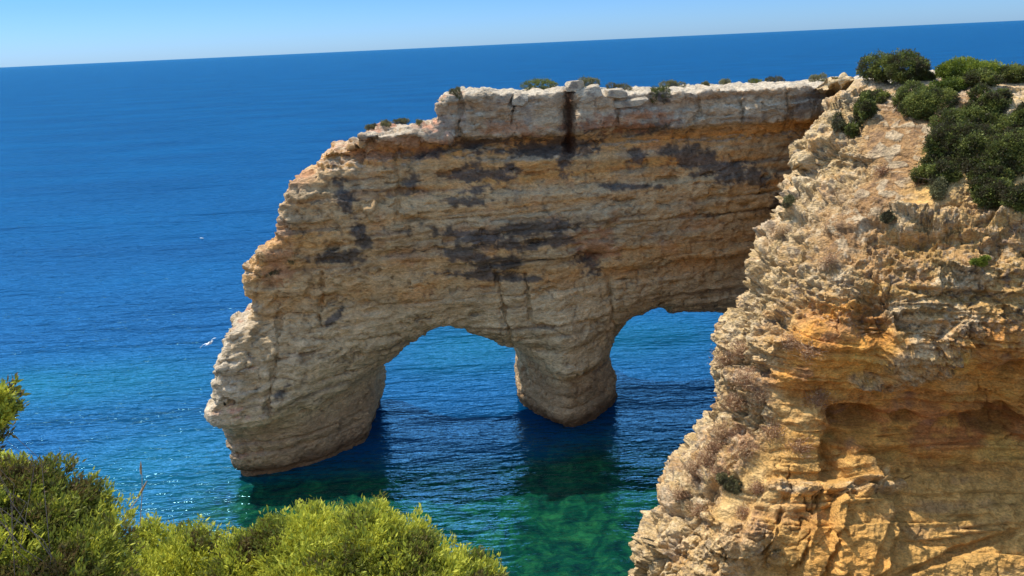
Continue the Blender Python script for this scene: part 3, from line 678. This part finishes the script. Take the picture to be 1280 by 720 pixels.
# ------------------------------------------------------------------ headland under the camera
def build_headland():
    xs = np.concatenate([np.linspace(-170, -31, 60), np.linspace(-30, 18, 180)]); ys = np.concatenate([np.linspace(-60, -21, 20), np.linspace(-20, 9, 140), np.linspace(9.3, 34, 60)])
    X, Y = np.meshgrid(xs, ys)
    P = np.stack([X.ravel(), Y.ravel(), 0 * X.ravel()], 1)
    n = fbm(P / 3, 5, 91).reshape(X.shape)
    edge = np.interp(X, [-170, -100, -60, -30, -14, -8, -4, 0, 3, 8, 18], [30, 8, -8, 2, 6.0, 6.0, 5.6, 4.6, 2.4, 0.0, -4.0]) + 0.6 * n
    dd = Y - edge
    Z = 23.35 - 0.42 * np.clip(Y, 0, 6) + 0.25 * n - 0.30 * np.clip(dd + 2.0, 0, 2) ** 1.6 - 1.2 * np.clip(dd, 0, 60) + 0.8 * n * sstep(0, 4, dd)  # unseen coast and gentle slope added to bounce warm sunlight onto arch and cliff
    Z = np.maximum(Z, -1.5)
    V = np.stack([X.ravel(), Y.ravel(), Z.ravel()], 1)
    nm = fbm(V / .8, 4, 92)
    C = mix(np.tile(np.array([.40, .26, .13]), (len(V), 1)), np.array([.58, .48, .34]), sstep(-.1, .4, nm))
    o = mesh_np("ground", V, grid_quads(220, 240)[:, ::-1], M_CLIFF, colors={"albedo": np.clip(C, 0, 1)})
    N = vnormals(V, grid_quads(220, 240))
    tag(o, "dry rocky headland under the juniper bushes", None, None, "structure")
    def z(x, y):
        i = int(np.clip(np.searchsorted(ys, y), 0, 219)); j = int(np.clip(np.searchsorted(xs, x), 0, 239)); return Z[i, j]
    return z
HZ = build_headland()

# ------------------------------------------------------------------ plants
def rand_rot(n, axis_dir):
    """orthonormal frames whose z follows axis_dir (n,3)"""
    z = axis_dir / (np.linalg.norm(axis_dir, axis=1, keepdims=True) + 1e-9)
    r = rng.normal(size=(n, 3)); x = np.cross(r, z); x /= np.linalg.norm(x, axis=1, keepdims=True) + 1e-9
    return x, np.cross(z, x), z
def leaves(base, dirs, length, width, tone, bend=0.0):
    """one kite-shaped leaf per row"""
    n = len(base); x, y, z = rand_rot(n, dirs)
    L = np.asarray(length)[:, None]; Wd = np.asarray(width)[:, None]
    a = base; b = base + z * L * .45 + x * Wd * .5; c = base + z * L + y * L * bend; d = base + z * L * .45 - x * Wd * .5
    V = np.stack([a, b, c, d], 1).reshape(-1, 3); Q = np.arange(4 * n).reshape(-1, 4)
    return V, Q, np.repeat(tone, 4)
def sprays(centers, dirs, size, per, width, tone, spread=0.75):
    """per leaf-bearing shoots fanning out of every centre"""
    n = len(centers)
    c = np.repeat(centers, per, 0); d = np.repeat(dirs / (np.linalg.norm(dirs, axis=1, keepdims=True) + 1e-9), per, 0)
    s = np.repeat(size, per) * rng.uniform(.45, 1.1, n * per)
    dd = d + spread * rng.normal(size=(n * per, 3)) * .7
    off = c + d * (s * rng.uniform(-.6, .7, n * per))[:, None] + rng.normal(size=(n * per, 3)) * (s * .22)[:, None]
    t = np.clip(np.repeat(tone, per) + rng.normal(size=n * per) * .14, 0, 1)
    return leaves(off, dd, s * .75, s * width, t, .1)
def blob_points(blobs, n, shell=0.35, la=.16, inner=.62):
    """points near the outer shell of a union of ellipsoids; blobs = [(cx,cy,cz,rx,ry,rz)]"""
    B = np.array(blobs, float); w = B[:, 3] * B[:, 4] + B[:, 4] * B[:, 5] + B[:, 3] * B[:, 5]; w /= w.sum()
    k = rng.choice(len(B), n, p=w); u = rng.normal(size=(n, 3)); u /= np.linalg.norm(u, axis=1, keepdims=True)
    r = 1 - shell * rng.random(n) ** 1.3
    lump = 1 + la * fbm(u * 2.2 + B[k, :3], 3, 101)
    P = B[k, :3] + u * B[k, 3:] * (r * lump)[:, None]
    keep = np.ones(n, bool)
    for b in B:
        q = np.linalg.norm((P - b[:3]) / b[3:], axis=1); keep &= q > inner
    return P[keep], u[keep] / 1, r[keep]
def tube(pts, rad, ns=5):
    pts = np.array(pts, float); n = len(pts); V = []
    for i in range(n):
        t = pts[min(i + 1, n - 1)] - pts[max(i - 1, 0)]; t /= np.linalg.norm(t) + 1e-9
        a = np.cross(t, [0.3, 0.2, 0.93]); a /= np.linalg.norm(a) + 1e-9; b = np.cross(t, a)
        r = rad[i] if hasattr(rad, '__len__') else rad
        for k in range(ns):
            an = 2 * math.pi * k / ns; V.append(pts[i] + r * (math.cos(an) * a + math.sin(an) * b))
    Q = [[i * ns + k, i * ns + (k + 1) % ns, (i + 1) * ns + (k + 1) % ns, (i + 1) * ns + k] for i in range(n - 1) for k in range(ns)]
    return np.array(V), np.array(Q)
def merge(parts):
    V = []; Q = []; n = 0
    for v, q in parts: V.append(v); Q.append(q + n); n += len(v)
    return np.concatenate(V), np.concatenate(Q)
def branches(root_pt, tips, r0, seed=0):
    rs = np.random.default_rng(seed); parts = []
    for t in tips:
        p0 = np.array(root_pt, float); p3 = np.array(t, float); L = np.linalg.norm(p3 - p0)
        pts = [p0 + (p3 - p0) * s + rs.normal(size=3) * L * .06 * (0 < s < 1) for s in (0, .25, .5, .75, 1)]
        parts.append(tube(pts, [r0, r0 * .75, r0 * .5, r0 * .32, r0 * .15]))
    return merge(parts)
def shrub(name, base, blobs, n, size, per, width, mat, label, cat, group=None, sparse_tone=.5, tips=10, r0=.05, spread=.75, crown="foliage", shell=.4, toneamp=.5, sunup=.3, lump=.16):
    """blobs are given relative to base"""
    base = np.array(base, float); root = empty(name, base); tag(root, label, cat, group)
    P, U, r = blob_points(blobs, n, shell, lump, .25 if lump > .3 else .6)
    tn = np.clip(sparse_tone + toneamp * fbm(P / (size * 4) + base, 3, 111) * 1.2 + rng.normal(size=len(P)) * .12, 0, 1)
    dirs = U + np.array([0, 0, sunup]) + rng.normal(size=P.shape) * .25
    V, Q, t = sprays(P, dirs, np.full(len(P), size) * rng.uniform(.6, 1.3, len(P)), per, width, tn, spread)
    mesh_np(crown, V, Q, mat, root, smooth=False, attrs={"tone": t})
    if tips:
        k = rng.choice(len(P), min(tips, len(P)), replace=False)
        bv, bq = branches((0, 0, -.1), P[k] * 1.02, r0, int(abs(base[0] * 100)) % 1000)
        mesh_np("stem", bv, bq, M_TWIG, root)
    return root
def px_blob(px, py, Y, rpx, rpy, depth, base):
    """an ellipsoid of real size whose middle shows at the pixel, at distance Y"""
    c = at_depth(px, py, Y); s = Y / cF[1] / FPX
    return (*(c - base), rpx * s, depth, rpy * s)

# --- the two junipers in front
def juniper(px_blobs, Y, label, n, tone, tips, name="juniper_bush"):
    cs = np.array([at_depth(b[0], b[1], Y + b[4]) for b in px_blobs])
    base = cs.mean(0); base[2] = HZ(base[0], base[1])
    bl = [px_blob(b[0], b[1], Y + b[4], b[2], b[3], b[5] if len(b) > 5 else .45, base) for b in px_blobs]
    return shrub(name, base, bl, n, .050, 11, .27, M_JUNIPER, label, "juniper bush", None, tone, tips, .0045, .62, shell=.9, toneamp=1.0, lump=.34, sunup=.9), base
juniper([(380, 682, 60, 34, 0.1), (455, 679, 48, 30, 0.0), (500, 704, 62, 34, -.1), (405, 734, 90, 50, -.3, .6), (300, 719, 55, 42, 0), (230, 714, 45, 42, .1), (550, 740, 70, 34, -.3), (592, 748, 50, 28, -.3), (198, 714, 34, 34, 0.2), (170, 754, 60, 60, -.2),
         (480, 794, 150, 60, -.6, .8), (260, 794, 100, 60, -.4, .7), (330, 674, 16, 22, .2, .2), (180, 672, 20, 11, .3, .2)],
        4.2, "bright yellow green juniper bush along the bottom of the view", 32000, .70, 70)
juniper([(20, 632, 34, 34, 0), (42, 664, 44, 36, 0), (100, 632, 34, 12, .2, .2), (20, 680, 66, 48, -.2, .6), (95, 670, 40, 34, 0.1, .3), (60, 740, 90, 60, -.4, .7), (122, 654, 14, 12, .2, .15), (-40, 664, 60, 76, -.2, .6), (-60, 750, 90, 80, -.4, .7), (-5, 604, 20, 28, .1, .2)],
        3.6, "darker olive juniper bush with bare twigs in the lower left corner", 22000, .42, 140)
juniper([(-2, 498, 14, 20, 0, .12), (0, 520, 16, 12, 0, .12), (-25, 520, 30, 30, 0, .2), (-40, 560, 30, 40, -.05, .2)],
        3.2, "juniper sprig poking in from the edge high above the corner bush", 900, .45, 14, "juniper_sprig")

# --- shrubs on the near cliff
def cliff_shrub(px, py, rpx, rpy, mat, label, group=None, tone=.5, lobes=5, leaf=.10, n=None, lift=.25, name="coastal_shrub", dx=0, seed=0, cat="shrub"):
    P, Nn = on_cliff(px, py + rpy * .35)
    P = P.copy(); s = P[1] / cF[1] / FPX; R = rpx * s * 1.4; Hh = rpy * s * 1.35; lobes = int(lobes * 3)
    rs = np.random.default_rng(int(px * 7 + py)); bl = []
    for k in range(lobes):
        a = rs.uniform(-1, 1); b = rs.uniform(-.6, .7)
        # lobes follow the slope of the ground under the shrub
        q, _ = on_cliff(px + a * rpx * .8, py + b * rpy * .75)
        if abs(q[1] - P[1]) > 4: continue
        rr = rs.uniform(.12, .38)
        up = np.array([0, -.1, lift * Hh])
        bl.append((*(q - P + up), R * rr * 1.1, max(R, Hh) * rr * .6, Hh * rr * 1.15))
    bl.append((0, 0, Hh * (lift + .1), R * .42, R * .3, Hh * .42))
    area = R * Hh
    n = n or int(1500 + 6500 * area)
    return shrub(name, P, bl, n, leaf, 5, .55, mat, label, cat, group, tone, 26, .018, shell=.6, lump=.30, toneamp=1.0)
G1 = "shrubs growing over the upper cliff"
cliff_shrub(1116, 82, 42, 27, M_DARKLEAF, "rounded dark green bush on the cliff edge against the sea", G1, .5, 7, lift=.4)
cliff_shrub(1150, 92, 14, 10, M_DARKLEAF, "small bush on the right flank of the rounded dark bush", G1, .55, 3)
cliff_shrub(1198, 80, 38, 20, M_LIME, "bright yellow green cushion shrub on the cliff top skyline", G1, .55, 6, lift=.4)
cliff_shrub(1262, 80, 26, 14, M_DARKLEAF, "low dark shrub at the far right of the skyline", G1, .6, 4, lift=.4)
cliff_shrub(1222, 98, 28, 16, M_DARKLEAF, "grey green shrub below the yellow green cushion", G1, .65, 5)
cliff_shrub(1150, 132, 32, 26, M_DARKLEAF, "sprawling green shrub left of the pale ledge, beside the bare soil", G1, .7, 7)
cliff_shrub(1180, 110, 20, 12, M_LIME, "low green mat joining the skyline shrub and the sprawling one", G1, .3, 4)
cliff_shrub(1234, 132, 22, 22, M_DARKLEAF, "compact shrub hanging in front of the pale ledge", G1, .55, 5)
cliff_shrub(1200, 180, 40, 40, M_DARKLEAF, "largest dark shrub in the middle of the cliff slope", G1, .42, 9)
cliff_shrub(1262, 195, 30, 45, M_DARKLEAF, "tall dark shrub at the picture edge, right of the largest one", G1, .42, 8)
cliff_shrub(1215, 150, 26, 18, M_DARKLEAF, "shrub wedged between the compact one and the largest one", G1, .6, 4)
cliff_shrub(1175, 215, 30, 20, M_DARKLEAF, "ragged skirt of the dark mass on its seaward low side", G1, .4, 5)
cliff_shrub(1232, 218, 30, 24, M_DARKLEAF, "dark shrub filling the gap above the loose hanging one", G1, .35, 5)
cliff_shrub(1278, 150, 18, 20, M_DARKLEAF, "shrub at the picture edge beside the pale ledge", G1, .5, 4)
cliff_shrub(1092, 122, 14, 9, M_DARKLEAF, "upper end of the green strip along the soil gully", G1, .6, 3)
cliff_shrub(1108, 272, 10, 10, M_OLIVE, "withered tuft amid the rough brown stones", G1, .25, 3, .07)
cliff_shrub(1245, 245, 30, 22, M_DARKLEAF, "loose shrub hanging below the dark ones over orange rock", G1, .35, 6)
cliff_shrub(1280, 250, 16, 20, M_DARKLEAF, "dark shrub cut by the picture edge above orange rock", G1, .35, 4)
cliff_shrub(1080, 140, 12, 20, M_DARKLEAF, "narrow green shrub lying along the soil gully", G1, .55, 4)
cliff_shrub(1064, 162, 10, 12, M_DARKLEAF, "small green shrub at the low end of the soil gully", G1, .5, 3)
cliff_shrub(1168, 238, 12, 20, M_OLIVE, "thin olive plant on pale rock under the largest shrub", G1, .6, 4, .07)
cliff_shrub(1045, 155, 9, 12, M_OLIVE, "dull brown tuft on the pale seaward crest", G1, .35, 3, .07)
cliff_shrub(1222, 326, 12, 5, M_LIME, "tiny yellow green cushion on rough brown rock", G1, .6, 3, .06)
cliff_shrub(912, 605, 12, 16, M_OLIVE, "brown green tuft in a pale cleft near the cliff foot", G1, .35, 4, .06)
cliff_shrub(985, 252, 8, 10, M_OLIVE, "straw coloured tuft on the crest beneath the overhanging knob", G1, .8, 3, .06)
# --- dry tufts
def dry_tuft(P, R, label, tone=.5, group="dry tufts on the cliff", n=90):
    root_ = empty("dry_tuft", P); tag(root_, label, "dry plant", group)
    m_ = int(n * 4); d = rng.normal(size=(m_, 3)); d[:, 2] = np.abs(d[:, 2]) * .8 + .25; d[:, 1] -= .3; d[:, 0] -= .15
    d /= np.linalg.norm(d, axis=1, keepdims=True); b = rng.normal(size=(m_, 3)) * R * .55 * np.array([1, .6, .8])
    V, Q, t = leaves(b, d, R * rng.uniform(.5, 1.1, m_), np.full(m_, .022), np.clip(tone + .1 + rng.normal(size=m_) * .3, 0, 1), .15)
    k = m_; P2 = b[rng.integers(0, m_, k)] + d[rng.integers(0, m_, k)] * (R * rng.uniform(.3, 1, k))[:, None]
    V2, Q2, t2 = leaves(P2, rng.normal(size=(k, 3)), np.full(k, .07), np.full(k, .035), np.clip(tone + .2 + rng.normal(size=k) * .25, 0, 1))
    mesh_np("foliage", np.concatenate([V, V2]), np.concatenate([Q, Q2 + len(V)]), M_DRY, root_, False, attrs={"tone": np.concatenate([t, t2])})
tufts = [(905, 455, 14, .35, "tuft on the cliff edge level with the right opening"), (925, 440, 12, .4, "tuft inland of the edge by the right opening"), (930, 475, 16, .4, "rosy tuft on the crest above the narrow waist"),
         (950, 500, 12, .6, "straw tuft beside the grey crust on the crest"), (915, 505, 15, .35, "red brown tuft on the seaward crest midway up"), (900, 540, 15, .55, "pale straw tuft below the red brown one"),
         (890, 560, 13, .35, "wiry brown tuft on the edge over dark water"), (880, 575, 14, .4, "rusty tuft hanging over green water"), (930, 560, 14, .45, "tuft in the hollow behind the crest"),
         (865, 590, 12, .5, "dry tuft on the lower seaward edge"), (900, 590, 12, .35, "reddish tuft above the pale clefts"), (850, 618, 10, .45, "tuft on the lowest visible shoulder"),
         (965, 540, 14, .3, "dark brown tuft under the orange hollow"), (1010, 440, 14, .35, "tuft at the mouth of the upper orange hollow"), (985, 430, 12, .45, "tuft on the lip left of the upper hollow"),
         (930, 640, 10, .35, "thin tuft on pale rock near the foot"), (945, 610, 10, .3, "purple brown tuft between pale blocks"), (870, 640, 12, .4, "dry tuft in a shaded slot near the foot"),
         (1180, 150, 10, .3, "brown tuft on bare soil beside the green shrubs"), (1100, 215, 8, .3, "brown tuft low on the soil slope"), (1150, 225, 8, .35, "tuft among stones under the sprawling shrub"),
         (1035, 325, 9, .5, "tuft on the rough brown knoll"), (975, 290, 8, .8, "pale straw tuft on the upper crest"), (1000, 560, 14, .25, "dead bush at the foot of the orange hollow"), (1020, 500, 15, .25, "dead bush in the mouth of the orange hollow")]
for px_, py_, r_, tn_, lb in tufts:
    P, _n = on_cliff(px_, py_); dry_tuft(P - _n * .05, r_ * P[1] / cF[1] / FPX * 0.95, "dry " + lb if not lb.startswith(("dry", "dead")) else lb, tn_)
# --- scrub and boulders on top of the arch
G3 = "low scrub on top of the arch"
def arch_scrub(px, py, rpx, rpy, mat, label, tone=.5, leaf=.075, name="low_scrub"):
    P = on_arch(px, py + rpy * .6).copy(); P[1] += .35; s = P[1] / cF[1] / FPX
    c = at_depth(px, py, P[1]); R, Hh = rpx * s, rpy * s; rs = np.random.default_rng(int(px))
    b = np.array([0, .25, .25 * Hh])
    bl = [(b[0] + rs.uniform(-.65, .65) * R, rs.uniform(-.2, .3), b[2] + rs.uniform(-.1, .4) * Hh, R * rs.uniform(.3, .45), .35, Hh * rs.uniform(.6, .85)) for _ in range(6)]
    shrub(name, P, bl, int(900 + 5000 * R * Hh), leaf, 5, .5, mat, label, "scrub", G3, tone, 3, .015, shell=.6)
arch_scrub(686, 99, 34, 7, M_DARKLEAF, "long flat green cushion at the highest point of the arch", .75)
arch_scrub(732, 101, 20, 8, M_OLIVE, "yellowish scrub right of the long green cushion", .8)
arch_scrub(776, 106, 17, 6, M_OLIVE, "grey scrub between the boulders and the right half", .4)
arch_scrub(825, 116, 13, 12, M_DARKLEAF, "dark bush spilling over the cap rock edge", .5)
arch_scrub(843, 101, 16, 5, M_OLIVE, "pale scrub tuft above the dark spilling bush", .7)
arch_scrub(885, 103, 5, 3, M_OLIVE, "tiny tuft in the middle of the right cap", .6)
arch_scrub(906, 100, 7, 4, M_OLIVE, "little yellowish tuft in the middle of the right cap", .8)
arch_scrub(945, 99, 11, 3, M_DARKLEAF, "flat green scrub left of the grey brown one", .6)
arch_scrub(970, 97, 13, 4, M_OLIVE, "flat grey brown scrub near the cliff end of the cap", .2)
arch_scrub(1026, 95, 14, 6, M_OLIVE, "straw coloured scrub where the arch meets the cliff", .85)
arch_scrub(1050, 97, 10, 3, M_DARKLEAF, "thin green scrub where the arch meets the cliff", .6)
arch_scrub(571, 113, 8, 8, M_OLIVE, "round scrub on the western corner of the cap", .45)
arch_scrub(500, 149, 13, 4, M_OLIVE, "grey scrub on the middle step of the western end", .4)
arch_scrub(481, 152, 6, 4, M_OLIVE, "small yellow scrub on the middle step", .7)
arch_scrub(457, 154, 8, 4, M_OLIVE, "grey green scrub at the outer edge of the middle step", .3)
arch_scrub(522, 153, 4, 4, M_OLIVE, "tiny scrub just under the cap corner", .5)
arch_scrub(365, 327, 10, 6, M_OLIVE, "olive tuft on the sloping western shoulder", .7)
arch_scrub(340, 345, 14, 8, M_OLIVE, "olive scrub on the ragged nose of the arch", .4)
G4 = "loose blocks on top of the arch"
def boulder(px, py, rpx, rpy, label, tilt=0.0):
    P = on_arch(px, py + rpy).copy(); P[1] += .05; s = P[1] / cF[1] / FPX
    c = at_depth(px, py, P[1] + .3); R, Hh = rpx * s, rpy * s
    n = 48; u = np.linspace(0, math.pi, n); w = np.linspace(0, 2 * math.pi, n * 2)
    U_, W_ = np.meshgrid(u, w, indexing='ij'); D3 = np.stack([np.sin(U_) * np.cos(W_), np.sin(U_) * np.sin(W_), np.cos(U_)], -1).reshape(-1, 3)
    # blocky superellipsoid chipped by noise
    rb = np.random.default_rng(int(px)); pn = rb.normal(size=(15, 3)); pn = np.concatenate([pn / np.linalg.norm(pn, axis=1, keepdims=True), np.eye(3), -np.eye(3)])
    hh = np.concatenate([rb.uniform(.85, 1.15, 15), np.full(6, .92)]); dt = D3 @ pn.T
    k = np.where(dt > 1e-3, hh / np.maximum(dt, 1e-3), 9).min(1); V = D3 * k[:, None]
    V *= (1 + .04 * fbm(D3 * 1.6 + px, 3, 7) + .04 * fbm(D3 * 6 + px, 3, 8, ridged=True))[:, None]
    V = V * [R, .55, Hh]; ct, st_ = math.cos(tilt), math.sin(tilt); V = np.stack([V[:, 0] * ct - V[:, 2] * st_, V[:, 1], V[:, 0] * st_ + V[:, 2] * ct], 1)
    nf_ = fbm(V / .3 + px, 3, 9); C = mix(np.tile(np.array([.42, .34, .23]), (len(V), 1)), np.array([.20, .16, .12]), sstep(.1, .4, nf_) * .7)
    o = mesh_np("boulder", V, grid_quads(n, 2 * n), M_BOULDER, colors={"albedo": C}); o.location = [float(a) for a in c]
    tag(o, label, "boulder", G4)
boulder(736, 117, 15, 9, "tilted pale boulder right of the dark cleft in the cap", .35)
boulder(718, 107, 11, 6, "smaller pale boulder just behind the tilted one", .1)
boulder(770, 117, 13, 6, "flat brownish block between the tilted boulder and the dark bush", .05)
boulder(783, 128, 26, 5, "long pale slab lying below the flat brownish block", .05)
boulder(650, 124, 10, 7, "grey block at the cap edge left of the cleft", -.1)
# --- dry grass stalks by the junipers
def stalk(p0, p1, head, label):
    a = at_depth(*p0, 4.6); b = at_depth(*p1, 4.6)
    rt = empty("dry_grass_stalk", a); tag(rt, label, "grass stalk", "dry grass stalks above the juniper")
    v = b - a; pts = [v * t + np.array([.01 * math.sin(t * 3), 0, 0]) for t in (-.6, 0, .3, .6, .85)]; q = tube(pts, [.003, .003, .0025, .002, .0015], 5)
    mesh_np("stalk", *q, M_DRYS, rt)
    pts = [v * (1 - head), v * (1 - head * .5), v]; q = tube(pts, [.004, .008, .002], 6); mesh_np("seed_head", *q, M_DRYS, rt)
M_DRYS = simple_mat("dry_straw", (.42, .27, .14))
stalk((176, 640), (176, 577), .25, "upright dry grass stalk with a thin seed head")
stalk((165, 634), (184, 601), .6, "leaning dry grass stalk with a fluffy head")

# ------------------------------------------------------------------ gulls
def gull(loc, heading, bank, flying, label):
    rt = empty("gull", loc); tag(rt, label, "gull")
    prof = [(-.28, .005), (-.22, .03), (-.1, .06), (.02, .075), (.12, .06), (.18, .042), (.22, .043), (.26, .035), (.29, .01)]
    v, q = tube([(x, 0, .012 * (x > .15)) for x, _ in prof], [r for _, r in prof], 10); mesh_np("body", v, q, M_GULL_W, rt)
    v, q = tube([(.285, 0, .012), (.34, 0, .004)], [.012, .002], 6); mesh_np("beak", v, q, M_BEAK, rt)
    for s in (-1, 1):
        if flying: sec = [(0.03, .05, .02, .16), (0.07, .25, .09, .15), (.05, .42, .10, .12), (-.06, .62, .05, .03)]
        else: sec = [(0.08, .05, .05, .14), (-.02, .07, .055, .13), (-.16, .06, .05, .08), (-.30, .02, .04, .02)]
        V = []
        for (x, y, z, c) in sec:
            for dx, dz in ((0, 0), (-c * .5, .014), (-c, 0), (-c * .5, -.006)): V.append((x + dx, s * y, z + dz))
        Q = [[i * 4 + k, i * 4 + (k + 1) % 4, i * 4 + 4 + (k + 1) % 4, i * 4 + 4 + k] for i in range(3) for k in range(4)] + [[0, 1, 2, 3], [12, 13, 14, 15]]
        mesh_np("wing", np.array(V), np.array(Q), M_GULL_G if not flying else M_GULL_W, rt)
    tv = np.array([(-.22, -.02, 0), (-.36, -.06, 0), (-.36, .06, 0), (-.22, .02, 0), (-.22, -.02, .012), (-.36, -.06, .006), (-.36, .06, .006), (-.22, .02, .012)])
    mesh_np("tail", tv, np.array([[0, 1, 2, 3], [4, 7, 6, 5], [0, 4, 5, 1], [1, 5, 6, 2], [2, 6, 7, 3], [3, 7, 4, 0]]), M_GULL_W, rt)
    rt.rotation_euler = (bank, 0, heading)
gull(at_depth(262, 429, 36), math.radians(75), math.radians(-30), True, "white gull gliding past the nose of the arch")
_v = ray(252, 298); _p = cC + _v * (-CAM_H / _v[2]); gull(_p + [0, 0, .04], math.radians(160), 0, False, "gull sitting on the open water left of the arch")
print("script", round(time.time() - T0, 1))
